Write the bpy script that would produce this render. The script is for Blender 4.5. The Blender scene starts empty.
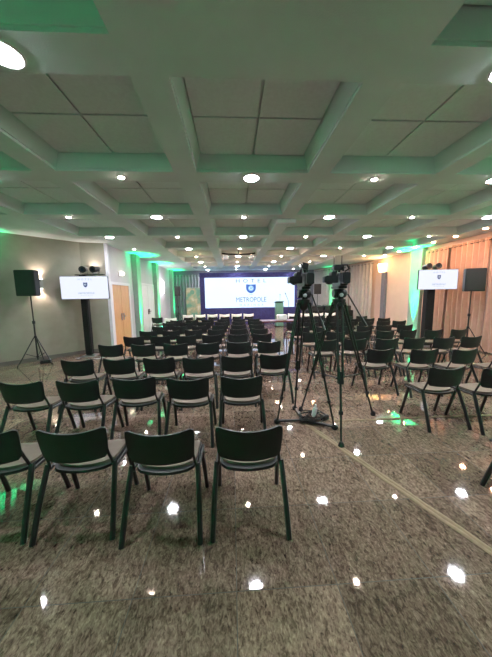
import bpy, bmesh, math, random
from mathutils import Vector, Matrix
random.seed(7)
SC = bpy.context.scene
COL = SC.collection
PI = math.pi
R = math.radians

# ------------------------------------------------------------------ materials
def mat(name, col, rough=.5, spec=.5, metal=0, noise=0, nscale=8, bump=0, bscale=60, emit=None, estr=0, coat=0, sheen=0):
    m = bpy.data.materials.new(name); m.use_nodes = True
    nt = m.node_tree; b = nt.nodes['Principled BSDF']
    b.inputs['Base Color'].default_value = (*col, 1)
    b.inputs['Roughness'].default_value = rough
    b.inputs['Specular IOR Level'].default_value = spec
    b.inputs['Metallic'].default_value = metal
    b.inputs['Coat Weight'].default_value = coat
    b.inputs['Sheen Weight'].default_value = sheen
    tc = nt.nodes.new('ShaderNodeTexCoord')
    if noise:
        n = nt.nodes.new('ShaderNodeTexNoise'); n.inputs['Scale'].default_value = nscale
        n.inputs['Detail'].default_value = 5
        nt.links.new(tc.outputs['Object'], n.inputs['Vector'])
        r = nt.nodes.new('ShaderNodeValToRGB')
        r.color_ramp.elements[0].color = (*[c * (1 - noise) for c in col], 1)
        r.color_ramp.elements[1].color = (*[min(1, c * (1 + noise)) for c in col], 1)
        r.color_ramp.elements[0].position = .3; r.color_ramp.elements[1].position = .7
        nt.links.new(n.outputs['Fac'], r.inputs['Fac']); nt.links.new(r.outputs['Color'], b.inputs['Base Color'])
    if bump:
        n2 = nt.nodes.new('ShaderNodeTexNoise'); n2.inputs['Scale'].default_value = bscale
        n2.inputs['Detail'].default_value = 4
        nt.links.new(tc.outputs['Object'], n2.inputs['Vector'])
        bp = nt.nodes.new('ShaderNodeBump'); bp.inputs['Strength'].default_value = bump; bp.inputs['Distance'].default_value = .01
        nt.links.new(n2.outputs['Fac'], bp.inputs['Height']); nt.links.new(bp.outputs['Normal'], b.inputs['Normal'])
    if emit:
        b.inputs['Emission Color'].default_value = (*emit, 1); b.inputs['Emission Strength'].default_value = estr
    return m

def granite():
    m = bpy.data.materials.new('polished_granite'); m.use_nodes = True
    nt = m.node_tree; N = nt.nodes; L = nt.links; b = N['Principled BSDF']
    tc = N.new('ShaderNodeTexCoord')
    sep = N.new('ShaderNodeSeparateXYZ'); L.new(tc.outputs['Object'], sep.inputs[0])
    def mth(op, a, bb=None):
        n = N.new('ShaderNodeMath'); n.operation = op
        for i, v in enumerate((a, bb)):
            if v is None: continue
            if isinstance(v, (int, float)): n.inputs[i].default_value = v
            else: L.new(v, n.inputs[i])
        return n.outputs[0]
    T = .6
    gx = mth('DIVIDE', mth('ADD', sep.outputs['X'], .01 + 60 * T), T)
    gy = mth('DIVIDE', mth('ADD', sep.outputs['Y'], -1.32 + 60 * T), T)
    ix, iy = mth('FLOOR', gx), mth('FLOOR', gy)
    fx, fy = mth('FRACT', gx), mth('FRACT', gy)
    cell = N.new('ShaderNodeCombineXYZ'); L.new(ix, cell.inputs[0]); L.new(iy, cell.inputs[1])
    wn = N.new('ShaderNodeTexWhiteNoise'); wn.noise_dimensions = '3D'; L.new(cell.outputs[0], wn.inputs['Vector'])
    # shift the stone pattern in every tile, so it breaks at the joints
    sc_ = N.new('ShaderNodeVectorMath'); sc_.operation = 'SCALE'; sc_.inputs['Scale'].default_value = 37
    L.new(wn.outputs['Color'], sc_.inputs[0])
    add = N.new('ShaderNodeVectorMath'); add.operation = 'ADD'
    L.new(tc.outputs['Object'], add.inputs[0]); L.new(sc_.outputs[0], add.inputs[1])
    mp = N.new('ShaderNodeMapping'); ang = N.new('ShaderNodeCombineXYZ'); L.new(mth('ADD', mth('MULTIPLY', wn.outputs['Value'], .9), .15), ang.inputs[2]); L.new(ang.outputs[0], mp.inputs['Rotation']); mp.inputs['Scale'].default_value = (1, .52, 1)
    L.new(add.outputs[0], mp.inputs['Vector'])
    def noise(scale, det, dist=0, rough=.6):
        n = N.new('ShaderNodeTexNoise'); n.inputs['Scale'].default_value = scale; n.inputs['Detail'].default_value = det
        n.inputs['Distortion'].default_value = dist; n.inputs['Roughness'].default_value = rough
        L.new(mp.outputs[0], n.inputs['Vector']); return n.outputs['Fac']
    def ramp(f, stops):
        r = N.new('ShaderNodeValToRGB'); cr = r.color_ramp
        while len(cr.elements) < len(stops): cr.elements.new(.5)
        for e, (p, c) in zip(cr.elements, stops): e.position = p; e.color = (*c, 1)
        L.new(f, r.inputs['Fac']); return r.outputs['Color']
    base = ramp(noise(70, 9, .8, .66), [(.31, (.03, .02, .015)), (.43, (.155, .106, .08)), (.56, (.25, .18, .138)), (.70, (.38, .285, .222))])
    vein = ramp(noise(15, 7, 2.0, .72), [(.39, (.36, .32, .29)), (.48, (.84, .81, .79)), (.64, (1.15, 1.12, 1.09))])
    mx = N.new('ShaderNodeMix'); mx.data_type = 'RGBA'; mx.blend_type = 'MULTIPLY'; mx.inputs['Factor'].default_value = .85
    L.new(base, mx.inputs['A']); L.new(vein, mx.inputs['B'])
    tone = mth('ADD', mth('MULTIPLY', wn.outputs['Value'], .5), .72)
    m2 = N.new('ShaderNodeVectorMath'); m2.operation = 'SCALE'; L.new(mx.outputs['Result'], m2.inputs[0]); L.new(tone, m2.inputs['Scale'])
    # joints
    e = .0022 / T
    jx = mth('MAXIMUM', mth('LESS_THAN', fx, e), mth('GREATER_THAN', fx, 1 - e))
    jy = mth('MAXIMUM', mth('LESS_THAN', fy, e), mth('GREATER_THAN', fy, 1 - e))
    j = mth('MAXIMUM', jx, jy)
    m3 = N.new('ShaderNodeMix'); m3.data_type = 'RGBA'; L.new(j, m3.inputs['Factor']); L.new(m2.outputs[0], m3.inputs['A'])
    m3.inputs['B'].default_value = (.035, .027, .02, 1)
    L.new(m3.outputs['Result'], b.inputs['Base Color'])
    rr = mth('ADD', mth('MULTIPLY', noise(3, 3), .04), .02)
    rj = mth('ADD', rr, mth('MULTIPLY', j, .4)); L.new(rj, b.inputs['Roughness'])
    b.inputs['Specular IOR Level'].default_value = .85
    bp = N.new('ShaderNodeBump'); bp.inputs['Strength'].default_value = .010; bp.inputs['Distance'].default_value = .01
    L.new(noise(2.2, 2), bp.inputs['Height']); L.new(bp.outputs['Normal'], b.inputs['Normal'])
    return m

def wood(name, c1, c2, rough=.4):
    m = mat(name, c1, rough); nt = m.node_tree; b = nt.nodes['Principled BSDF']
    tc = nt.nodes.new('ShaderNodeTexCoord'); mp = nt.nodes.new('ShaderNodeMapping'); mp.inputs['Scale'].default_value = (9, 9, .7)
    n = nt.nodes.new('ShaderNodeTexNoise'); n.inputs['Scale'].default_value = 3; n.inputs['Detail'].default_value = 6; n.inputs['Distortion'].default_value = 1.2
    r = nt.nodes.new('ShaderNodeValToRGB'); r.color_ramp.elements[0].color = (*c1, 1); r.color_ramp.elements[1].color = (*c2, 1)
    r.color_ramp.elements[0].position = .3; r.color_ramp.elements[1].position = .7
    nt.links.new(tc.outputs['Object'], mp.inputs[0]); nt.links.new(mp.outputs[0], n.inputs['Vector'])
    nt.links.new(n.outputs['Fac'], r.inputs['Fac']); nt.links.new(r.outputs['Color'], b.inputs['Base Color'])
    return m

M = dict(
    floor=granite(),
    ceil=mat('ceiling_paint', (.63, .72, .73), .75, .3, noise=.05, nscale=2, bump=.15, bscale=90),
    tile=mat('ceiling_tile', (.70, .79, .81), .9, .2, noise=.04, nscale=30, bump=.2, bscale=150),
    wall_l=mat('olive_grey_wallcovering', (.28, .255, .215), .8, .3, noise=.07, nscale=4, bump=.25, bscale=180),
    wall_w=mat('pale_grey_wall', (.52, .50, .56), .7, .3, noise=.03, nscale=3, bump=.1, bscale=90),
    wall_r=mat('cream_wall', (.56, .41, .35), .75, .3, noise=.04, nscale=3, bump=.12, bscale=90),
    wall_d=mat('dark_far_wall', (.16, .16, .2), .8, .3, noise=.05),
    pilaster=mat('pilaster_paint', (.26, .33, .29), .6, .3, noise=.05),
    trim=mat('lilac_white_trim', (.66, .64, .7), .45, .4, noise=.03),
    base=mat('grey_baseboard', (.13, .12, .11), .4, .4, noise=.1),
    door_wood=wood('orange_door_wood', (.52, .27, .12), (.64, .36, .17)),
    door_white=mat('white_door_paint', (.68, .68, .72), .4, .4, noise=.03),
    black_metal=mat('black_steel', (.014, .015, .016), .38, .5, noise=.15, nscale=20),
    black_plastic=mat('black_plastic', (.012, .014, .016), .42, .45, noise=.15, nscale=15, bump=.1, bscale=300),
    black_fabric=mat('black_cloth', (.014, .014, .015), .85, .25, noise=.2, nscale=25, bump=.2, bscale=200),
    vinyl=mat('taupe_vinyl', (.15, .115, .092), .6, .25, noise=.08, nscale=12, bump=.1, bscale=220),
    curtain=mat('beige_curtain', (.50, .305, .235), .85, .2, noise=.06, nscale=6, bump=.2, bscale=260, sheen=.2),
    curtain_g=mat('grey_curtain', (.42, .385, .38), .85, .2, noise=.06, nscale=6, bump=.2, bscale=260, sheen=.2),
    curtain_b=mat('dusk_curtain', (.22, .215, .24), .85, .2, noise=.06, nscale=6, bump=.2, bscale=260, sheen=.2),
    rod=mat('dark_bronze', (.05, .045, .04), .35, .5, metal=.8, noise=.1),
    screen_w=mat('led_screen', (.02, .02, .02), .4, .3, emit=(.60, .78, 1.1), estr=.22, noise=.02),
    screen_tv=mat('monitor_screen', (.02, .02, .02), .3, .3, emit=(.80, .84, 1.0), estr=.16, noise=.02),
    ink_grey=mat('screen_grey_letters', (.02, .02, .02), .5, .2, emit=(.06, .10, .11), estr=.2, noise=.02),
    ink_pale=mat('screen_pale_letters', (.02, .02, .02), .5, .2, emit=(.20, .27, .33), estr=.2, noise=.02),
    ink_blue=mat('screen_blue', (.02, .02, .02), .5, .2, emit=(.015, .10, .42), estr=.2, noise=.02),
    ink_navy=mat('screen_navy', (.02, .02, .02), .5, .2, emit=(.03, .05, .16), estr=.2, noise=.02),
    ink_light=mat('screen_light_blue', (.02, .02, .02), .5, .2, emit=(.25, .5, .9), estr=.2, noise=.02),
    frame_navy=mat('screen_surround_cloth', (.03, .03, .13), .7, .3, noise=.2, nscale=10),
    lamp_w=mat('white_lamp', (.9, .9, .9), .4, .3, emit=(.90, .93, 1.0), estr=74),
    lamp_s=mat('small_lamp', (.9, .9, .9), .4, .3, emit=(1, .82, .66), estr=48),
    lamp_warm=mat('warm_lamp', (.9, .9, .9), .4, .3, emit=(1, .50, .27), estr=75),
    lamp_ring=mat('lamp_trim', (.75, .75, .75), .35, .5, noise=.03),
    sconce_w=mat('sconce_glow', (.9, .9, .9), .5, .3, emit=(1, .84, .7), estr=8),
    sconce_warm=mat('sconce_amber', (.9, .8, .6), .5, .3, emit=(1, .62, .25), estr=1.6),
    sconce_body=mat('sconce_body', (.3, .29, .28), .4, .5, metal=.5, noise=.05),
    green=mat('green_led', (.1, .3, .2), .4, .3, emit=(0, 1, .42), estr=12),
    cover=mat('white_chair_cover', (.86, .83, .82), .8, .2, noise=.03, bump=.15, bscale=120),
    table=wood('dark_red_wood', (.10, .03, .03), (.18, .06, .05), .3),
    lectern=mat('green_lectern', (.10, .22, .17), .4, .4, noise=.08),
    tape=mat('beige_floor_tape', (.235, .165, .10), .6, .3, noise=.12, nscale=30, bump=.3, bscale=60),
    white_plastic=mat('white_plastic', (.75, .75, .76), .35, .5, noise=.03),
    grey_metal=mat('grey_metal', (.32, .33, .35), .35, .5, metal=.6, noise=.08),
    lens=mat('lens_glass', (.02, .03, .05), .05, .8, noise=.1),
    level=mat('pale_knob', (.35, .37, .40), .3, .5, noise=.05),
    cable=mat('black_rubber', (.02, .02, .02), .6, .3, noise=.1),
)
def poster_mat():
    m = mat('poster_print', (.2, .3, .25), .5, .3); nt = m.node_tree; b = nt.nodes['Principled BSDF']
    tc = nt.nodes.new('ShaderNodeTexCoord'); n = nt.nodes.new('ShaderNodeTexNoise'); n.inputs['Scale'].default_value = 2.3; n.inputs['Detail'].default_value = 3
    r = nt.nodes.new('ShaderNodeValToRGB'); cr = r.color_ramp
    for p, c in ((.0, (.06, .16, .13)), (.42, (.12, .25, .2)), (.55, (.32, .28, .2)), (.68, (.5, .45, .38))):
        e = cr.elements.new(p) if p not in (0,) else cr.elements[0]; e.position = p; e.color = (*c, 1)
    cr.elements[-1].color = (.5, .46, .4, 1)
    nt.links.new(tc.outputs['Object'], n.inputs['Vector']); nt.links.new(n.outputs['Fac'], r.inputs['Fac']); nt.links.new(r.outputs['Color'], b.inputs['Base Color'])
    return m
M['poster'] = poster_mat()

# ------------------------------------------------------------------ mesh helpers
class MB:
    def __init__(s): s.bm = bmesh.new()
    def quad(s, *p):
        return s.bm.faces.new([s.bm.verts.new(q) for q in p])
    def box(s, c, d, rot=None, bev=0):
        g = bmesh.ops.create_cube(s.bm, size=1)
        vs = g['verts']
        for v in vs: v.co = Vector((v.co.x * d[0], v.co.y * d[1], v.co.z * d[2]))
        if bev:
            es = list({e for v in vs for e in v.link_edges})
            r = bmesh.ops.bevel(s.bm, geom=es, offset=bev, segments=2, affect='EDGES', clamp_overlap=True)
            vs = list({v for f in r['faces'] for v in f.verts} | {v for v in vs if v.is_valid})
        mt = Matrix.Translation(c) @ (rot.to_matrix().to_4x4() if rot is not None else Matrix())
        bmesh.ops.transform(s.bm, matrix=mt, verts=vs); return s
    def tube(s, pts, r, n=8, cap=True, flat=1.0):
        pts = [Vector(p) for p in pts]; rr = r if isinstance(r, (list, tuple)) else [r] * len(pts)
        rings = []
        for i, p in enumerate(pts):
            t = (pts[min(i + 1, len(pts) - 1)] - pts[max(i - 1, 0)]).normalized()
            up = Vector((0, 1, 0)) if abs(t.z) > .8 else Vector((0, 0, 1))
            a = t.cross(up).normalized(); b = a.cross(t).normalized()
            rings.append([s.bm.verts.new(p + (a * math.cos(2 * PI * k / n) * flat + b * math.sin(2 * PI * k / n)) * rr[i]) for k in range(n)])
        for A, B in zip(rings, rings[1:]):
            for k in range(n): s.bm.faces.new((A[k], A[(k + 1) % n], B[(k + 1) % n], B[k]))
        if cap: s.bm.faces.new(rings[0][::-1]); s.bm.faces.new(rings[-1])
        return s
    def lathe(s, prof, c=(0, 0, 0), n=24, axis='Z'):
        rings = []
        for r, z in prof:
            ring = []
            for k in range(n):
                a = 2 * PI * k / n; p = (r * math.cos(a), r * math.sin(a), z)
                if axis == 'Y': p = (p[0], p[2], p[1])
                if axis == 'X': p = (p[2], p[0], p[1])
                ring.append(s.bm.verts.new(Vector(p) + Vector(c)))
            rings.append(ring)
        for A, B in zip(rings, rings[1:]):
            for k in range(n): s.bm.faces.new((A[k], A[(k + 1) % n], B[(k + 1) % n], B[k]))
        s.bm.faces.new(rings[0][::-1]); s.bm.faces.new(rings[-1]); return s
    def prism(s, poly, z0, z1, mt=None):
        a = [s.bm.verts.new((x, y, z0)) for x, y in poly]; b = [s.bm.verts.new((x, y, z1)) for x, y in poly]
        n = len(poly); s.bm.faces.new(a[::-1]); s.bm.faces.new(b)
        for k in range(n): s.bm.faces.new((a[k], a[(k + 1) % n], b[(k + 1) % n], b[k]))
        if mt: bmesh.ops.transform(s.bm, matrix=mt, verts=a + b)
        return s
    def sheet(s, fn, nu, nv, th):
        """closed curved panel: fn(u,v)->(point), thickened along the local normal"""
        g = [[Vector(fn(i / nu, j / nv)) for j in range(nv + 1)] for i in range(nu + 1)]
        nr = [[None] * (nv + 1) for _ in range(nu + 1)]
        for i in range(nu + 1):
            for j in range(nv + 1):
                du = g[min(i + 1, nu)][j] - g[max(i - 1, 0)][j]; dv = g[i][min(j + 1, nv)] - g[i][max(j - 1, 0)]
                nr[i][j] = du.cross(dv).normalized()
        A = [[s.bm.verts.new(g[i][j] - nr[i][j] * th / 2) for j in range(nv + 1)] for i in range(nu + 1)]
        B = [[s.bm.verts.new(g[i][j] + nr[i][j] * th / 2) for j in range(nv + 1)] for i in range(nu + 1)]
        f = s.bm.faces.new
        for i in range(nu):
            for j in range(nv):
                f((A[i][j], A[i][j + 1], A[i + 1][j + 1], A[i + 1][j])); f((B[i][j], B[i + 1][j], B[i + 1][j + 1], B[i][j + 1]))
        for i in range(nu):
            f((A[i][0], A[i + 1][0], B[i + 1][0], B[i][0])); f((A[i][nv], B[i][nv], B[i + 1][nv], A[i + 1][nv]))
        for j in range(nv):
            f((A[0][j], B[0][j], B[0][j + 1], A[0][j + 1])); f((A[nu][j], A[nu][j + 1], B[nu][j + 1], B[nu][j]))
        return s
    def build(s, name, m, parent=None, smooth=False, loc=None, rz=0):
        bmesh.ops.recalc_face_normals(s.bm, faces=s.bm.faces)
        me = bpy.data.meshes.new(name); s.bm.to_mesh(me); s.bm.free()
        if isinstance(m, str): m = M[m]
        me.materials.append(m)
        if smooth:
            for p in me.polygons: p.use_smooth = True
            try: me.set_sharp_from_angle(angle=R(38))
            except Exception: pass
        o = bpy.data.objects.new(name, me); COL.objects.link(o)
        if parent: o.parent = parent
        if loc is not None: o.location = loc; o.rotation_euler = (0, 0, rz)
        return o

def tag(o, label, cat, group=None, kind=None):
    if label: o['label'] = label
    if cat: o['category'] = cat
    if group: o['group'] = group
    if kind: o['kind'] = kind
    return o
def thing(name, label, cat, loc=(0, 0, 0), rz=0, group=None):
    o = bpy.data.objects.new(name, None); COL.objects.link(o); o.empty_display_size = .1
    o.location = loc; o.rotation_euler = (0, 0, rz); return tag(o, label, cat, group)
def kids(o): return [c for c in bpy.data.objects if c.parent == o]
def dup(root, loc, rz=0, label=None, group=None, skip=()):
    r = root.copy(); COL.objects.link(r); r.location = loc; r.rotation_euler = (0, 0, rz)
    if label: r['label'] = label
    if group: r['group'] = group
    for ch in KID[root.name]:
        if ch.name.split('.')[0] in skip: continue
        c = ch.copy(); COL.objects.link(c); c.parent = r
        for g in KID.get(ch.name, ()):
            d = g.copy(); COL.objects.link(d); d.parent = c
    return r
KID = {}
def index(root):
    KID[root.name] = kids(root)
    for c in KID[root.name]: KID[c.name] = kids(c)
def struct(o): o['kind'] = 'structure'; return o

# ------------------------------------------------------------------ setting
ZC = 3.378
PX, PY = 1.821, 1.852         # coffer grid
BX, BY = .30, .318
def cx0(c): return -.445 + c * PX
def cy0(n): return 2.231 + n * PY
CW, CD = PX - BX, PY - BY
coffers = []
for n in range(-1, 8):
    for c in range(-3, 4):
        if n == -1 and c == 0: continue
        if c == -3 and n > 1: continue
        if n >= 3 and c == -2: continue
        if n >= 5 and c == 3: continue
        if n >= 7 and c == 2: continue
        coffers.append((n, c))
xs = sorted({-8.6, 7.5} | {cx0(c) for c in range(-3, 4)} | {cx0(c) + CW for c in range(-3, 4)})
ys = sorted({-4.5, 18.2} | {cy0(n) for n in range(-1, 8)} | {cy0(n) + CD for n in range(-1, 8)})
openings = {(round(cx0(c), 3), round(cy0(n), 3)) for n, c in coffers}
b = MB()
for i in range(len(xs) - 1):
    for j in range(len(ys) - 1):
        x0, x1, y0, y1 = xs[i], xs[i + 1], ys[j], ys[j + 1]
        if (round(x0, 3), round(y0, 3)) in openings: continue
        b.quad((x0, y0, ZC), (x1, y0, ZC), (x1, y1, ZC), (x0, y1, ZC))
H, IN = .207, .066
for n, c in coffers:
    x0, y0 = cx0(c), cy0(n); x1, y1 = x0 + CW, y0 + CD
    o_ = [(x0, y0), (x1, y0), (x1, y1), (x0, y1)]
    lip = [(x0 + .012, y0 + .012), (x1 - .012, y0 + .012), (x1 - .012, y1 - .012), (x0 + .012, y1 - .012)]
    i_ = [(x0 + IN, y0 + .03), (x1 - IN, y0 + .03), (x1 - IN, y1 - .03), (x0 + IN, y1 - .03)]
    lev = [[(p[0], p[1], ZC) for p in o_], [(p[0], p[1], ZC + .03) for p in o_], [(p[0], p[1], ZC + .03) for p in lip], [(p[0], p[1], ZC + H + .03) for p in i_]]
    for A, B in zip(lev, lev[1:]):
        for k in range(4): b.quad(A[k], A[(k + 1) % 4], B[(k + 1) % 4], B[k])
    b.quad(*lev[-1])
# the slab above
b.box((-.4, 7, 3.9), (17, 24, .1))
ceiling = struct(b.build('ceiling', 'ceil'))
for n, c in coffers:
    x0, y0 = cx0(c), cy0(n); x1, y1 = x0 + CW, y0 + CD
    xa, xb, ya, yb = x0 + IN + .012, x1 - IN - .012, y0 + .045, y1 - .045
    t = MB(); xm, ym = (xa + xb) / 2, (ya + yb) / 2; g = .013
    for (u0, u1) in ((xa, xm - g), (xm + g, xb)):
        for (v0, v1) in ((ya, ym - g), (ym + g, yb)):
            t.box(((u0 + u1) / 2, (v0 + v1) / 2, ZC + H + .008), (u1 - u0, v1 - v0, .02))
    t.build('coffer_panel', 'tile', ceiling)
P0, P1, PC = Vector((-8.2, 4.47)), Vector((-4.55, 8.30)), Vector((-3.91, 8.46))
b = MB(); b.box((-.5, 7, -.05), (17, 24, .1)); struct(b.build('floor', 'floor'))

def wall(name, p, q, m, z1=ZC + .3, th=.16):
    """wall from p to q; the room is on the left hand of p->q"""
    p, q = Vector(p), Vector(q); d = (q - p).normalized(); n = Vector((d.y, -d.x)) * th
    b = MB(); b.prism([tuple(p - d * .0), tuple(q), tuple(q + n), tuple(p + n)], -.0, z1)
    return struct(b.build(name, m))
def strip(p, q, z0, z1, th, off=0):
    """a board standing on the room face of a wall p->q"""
    p, q = Vector(p), Vector(q); d = (q - p).normalized(); n = Vector((-d.y, d.x))
    b = MB(); b.prism([tuple(p + n * off), tuple(p + n * (off + th)), tuple(q + n * (off + th)), tuple(q + n * off)], z0, z1); return b
XL, XR, YF = -3.91, 7.23, 17.64
wall('wall_left_near', P1, P0, 'wall_l')
wall('wall_left_return', PC, P1, 'wall_l')
wall('wall_left', (XL, YF), PC, 'wall_w')
wall('wall_far', (5.56, YF), (XL, YF), 'wall_d')
wall('wall_right_far', (XR, 12.92), (5.56, YF), 'wall_r')
wall('wall_right', (XR, -4.5), (XR, 12.92), 'wall_r')
wall('wall_back', (-8.2, -4.5), (XR, -4.5), 'wall_w')
wall('wall_left_side', P0, (-8.2, -4.5), 'wall_l')
struct(strip(P1, P0, 0, .11, .015).build('baseboard_left_near', 'base'))
struct(strip(PC, P1, 0, .11, .015).build('baseboard_left_return', 'base'))
struct(strip((XR, -4.4), (XR, 9.35), 0, .11, .015).build('baseboard_right', 'base'))
# corner post at the meeting of the two left walls
b = MB(); b.box((XL + .03, 8.53, ZC / 2), (.1, .12, ZC), bev=.01); struct(b.build('trim_2', 'trim'))

# doors in the left wall
def door(name, y0, y1, z1, m, handles):
    b = MB()
    f = .09
    b.box((XL + .03, y0 - f / 2, z1 / 2), (.07, f, z1)); b.box((XL + .03, y1 + f / 2, z1 / 2), (.07, f, z1)); b.box((XL + .03, (y0 + y1) / 2, z1 + f / 2), (.07, y1 - y0 + 2 * f, f))
    fr = struct(b.build(name, 'trim'))
    ym = (y0 + y1) / 2
    for (a, c) in ((y0, ym), (ym, y1)):
        b = MB(); b.box((XL + .022, (a + c) / 2, z1 / 2 + .004), (.04, c - a - .012, z1 - .012), bev=.004); b.build('door_leaf', m, fr)
    for s in (-1, 1):
        b = MB(); b.box((XL + .055, ym + s * .09, 1.05), (.02, .05, .24), bev=.004)
        b.tube([(XL + .06, ym + s * .09, 1.06), (XL + .10, ym + s * .09, 1.06), (XL + .10, ym + s * .21, 1.06)], .011)
        if handles: b.build('door_handle', handles, fr)
door('door_1', 8.69, 10.06, 2.14, 'door_wood', 'grey_metal')
door('door_2', 11.5, 13.05, 2.23, 'door_white', 'black_metal')
# pilasters
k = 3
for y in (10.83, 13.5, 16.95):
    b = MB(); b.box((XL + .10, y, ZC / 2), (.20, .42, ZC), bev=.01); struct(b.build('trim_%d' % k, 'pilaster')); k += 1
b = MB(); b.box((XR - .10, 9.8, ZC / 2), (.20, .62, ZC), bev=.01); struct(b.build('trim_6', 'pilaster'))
b = MB(); b.box((XR - .06, 12.08, 1.36), (.12, .3, 2.72), bev=.01); struct(b.build('trim_7', 'wall_d'))

# ------------------------------------------------------------------ lamps
def light(name, typ, loc, energy, col, size=.1, rot=None, spot=None, blend=.6):
    l = bpy.data.lights.new(name, typ); l.energy = energy; l.color = col
    if typ == 'SPOT': l.spot_size = spot; l.spot_blend = blend; l.shadow_soft_size = size
    elif typ == 'AREA': l.size = size; l.shape = 'DISK'
    else: l.shadow_soft_size = size
    o = bpy.data.objects.new(name, l); COL.objects.link(o); o.location = loc
    if rot is not None: o.rotation_euler = rot
    return o
def aim(v): return Vector(v).to_track_quat('-Z', 'Y').to_euler()

def make_light(name, r, lm, label, group):
    t = thing(name, label, 'ceiling light', (0, 0, -50), 0, group)
    b = MB(); b.lathe([(r * 1.02, -.002), (r * 1.18, -.012), (r * 1.3, -.008), (r * 1.33, 0)], n=28); b.build('trim_ring', 'lamp_ring', t, True)
    b = MB(); b.lathe([(r, -.014), (r * .8, -.018), (r * .3, -.02), (.004, -.02)], n=28); b.build('lens', lm, t, True)
    return t
Lbig = make_light('ceiling_downlight', .092, 'lamp_w', None, None)
Lsml = make_light('ceiling_spot', .037, 'lamp_s', None, None)
Lwrm = make_light('ceiling_wall_washer', .053, 'lamp_warm', None, None)
for t in (Lbig, Lsml, Lwrm): index(t)
used = set()
ORD = ['first', 'second', 'third', 'fourth', 'fifth', 'sixth', 'seventh', 'eighth', 'ninth', 'tenth', 'eleventh', 'twelfth']
COLN = {-2: 'far left', -1: 'left', 0: 'centre', 1: 'right', 2: 'far right', 3: 'outermost right'}
def put(src, loc, label, group):
    if src.name not in used:
        used.add(src.name); src.location = loc; src['label'] = label; src['group'] = group; return src
    return dup(src, loc, 0, label, group)
beam_y = [2.072 + i * PY for i in range(9)]
for i, y in enumerate(beam_y):
    for c in range(-2, 4):
        x = .318 + c * PX
        if c == -2 and i >= 5: continue
        if c == 3 and i >= 6: continue
        if i == 0 and c == 0: continue
        big = (i + c) % 2 == 1 if i else True
        if i == 0 and c in (-2, 3): continue
        x += random.uniform(-.04, .04)
        if big: put(Lbig, (x, y, ZC), 'bright round white downlight on the %s cross beam, %s coffer bay' % (ORD[i], COLN[c]), 'white ceiling downlights')
        else: put(Lsml, (x, y, ZC), 'small warm ceiling spot on the %s cross beam, %s coffer bay' % (ORD[i], COLN[c]), 'small ceiling spots')
for i, y in enumerate((5.82, 6.74, 7.66, 8.52, 9.39, 10.32, 11.29)):
    put(Lwrm, (6.67, y, ZC), 'warm ceiling spot along the right wall, %s from the camera' % ORD[i], 'warm spots along the right wall')
i = 0
for n in (4, 5, 6):
    for c in (-1, 0, 1, 2):
        put(Lwrm, (cx0(c) + CW * .5, cy0(n) + CD * .5, ZC + H), 'warm lamp inside the %s coffer of the %s far row before the screen' % (COLN[c], ORD[n - 4]), 'warm lamps inside the far coffers')

# ------------------------------------------------------------------ green uplights
def make_uplight():
    t = thing('floor_uplight', None, 'uplight', (0, 0, 0))
    b = MB(); b.lathe([(.085, .0), (.09, .01), (.085, .14), (.08, .15), (.07, .15), (.07, .135), (.01, .135)], (0, 0, .05), 20); b.build('housing', 'black_metal', t, True)
    b = MB(); b.lathe([(.066, 0), (.06, .004), (.01, .006)], (0, 0, .187), 20); b.build('lens', 'green', t, True)
    b = MB(); b.tube([(-.1, 0, .12), (-.1, 0, .01), (.1, 0, .01), (.1, 0, .12)], .009); b.build('yoke', 'black_metal', t)
    index(t); return t
GREEN = (0.0, 1.0, .30)
up = make_uplight(); first = True
ups = [((XL + .33, 10.75), (-.02, .0, 1), 420, 'green uplight at the foot of the pilaster between the two left doors'),
       ((XL + .33, 13.42), (-.02, .0, 1), 420, 'green uplight at the foot of the pilaster past the white door'),
       ((XL + .33, 16.87), (-.02, .0, 1), 420, 'green uplight at the foot of the pilaster nearest the far curtain'),
       ((XR - .34, 9.75), (.02, 0, 1), 900, 'green uplight at the foot of the right wall pilaster'),
       ((-6.2, 6.25), (-.10, .10, 1), 400, 'green uplight by the olive wall left of the loudspeaker'),
       ((-7.8, -1.2), (-.05, 0, 1), 560, 'green uplight by the left side wall behind the camera'),
       ((-3.2, -4.15), (0, -.05, 1), 650, 'green uplight by the back wall behind the camera'),
       ((6.85, 2.4), (.1, 0, 1), 600, 'green uplight by the right wall beside the camera'),
       ((5.9, 15.6), (.12, .05, 1), 160, 'green uplight behind the video cameras at the far grey curtain')]
for (x, y), d, e, lab in ups:
    if first: up.location = (x, y, 0); up['label'] = lab; first = False
    else: dup(up, (x, y, 0), 0, lab)
    light('green_beam', 'SPOT', (x, y, .25), e, GREEN, .04, aim(d), R(60 if abs(y) < 5 else 44 if y < 8 else 32), 1.0)

# ------------------------------------------------------------------ wall sconces
def sconce(loc, rz, label, body='sconce_body', e=4, col=(1, .80, .66)):
    t = thing('wall_sconce', label, 'wall light', loc, rz)      # local +y points into the room
    b = MB(); b.box((0, .05, 0), (.13, .1, .26), bev=.01); b.build('housing', body, t)
    for s in (-1, 1):
        b = MB(); b.box((0, .055, s * .132), (.1, .07, .006)); b.build('glow_panel', 'sconce_w', t)
        v = Vector(loc) + Matrix.Rotation(rz, 3, 'Z') @ Vector((0, .11, s * .17))
        light('sconce_beam', 'SPOT', v, e, col, .03, aim(Matrix.Rotation(rz, 3, 'Z') @ Vector((0, -.25, s))), R(110), .9)
    return t
dn = (P1 - P0).normalized(); rz_near = math.atan2(dn.y, dn.x) - PI   # normal of the near left wall points to the room
def on_near(t, z): p = P1 + (P0 - P1) * t; return (p.x, p.y, z)
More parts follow.
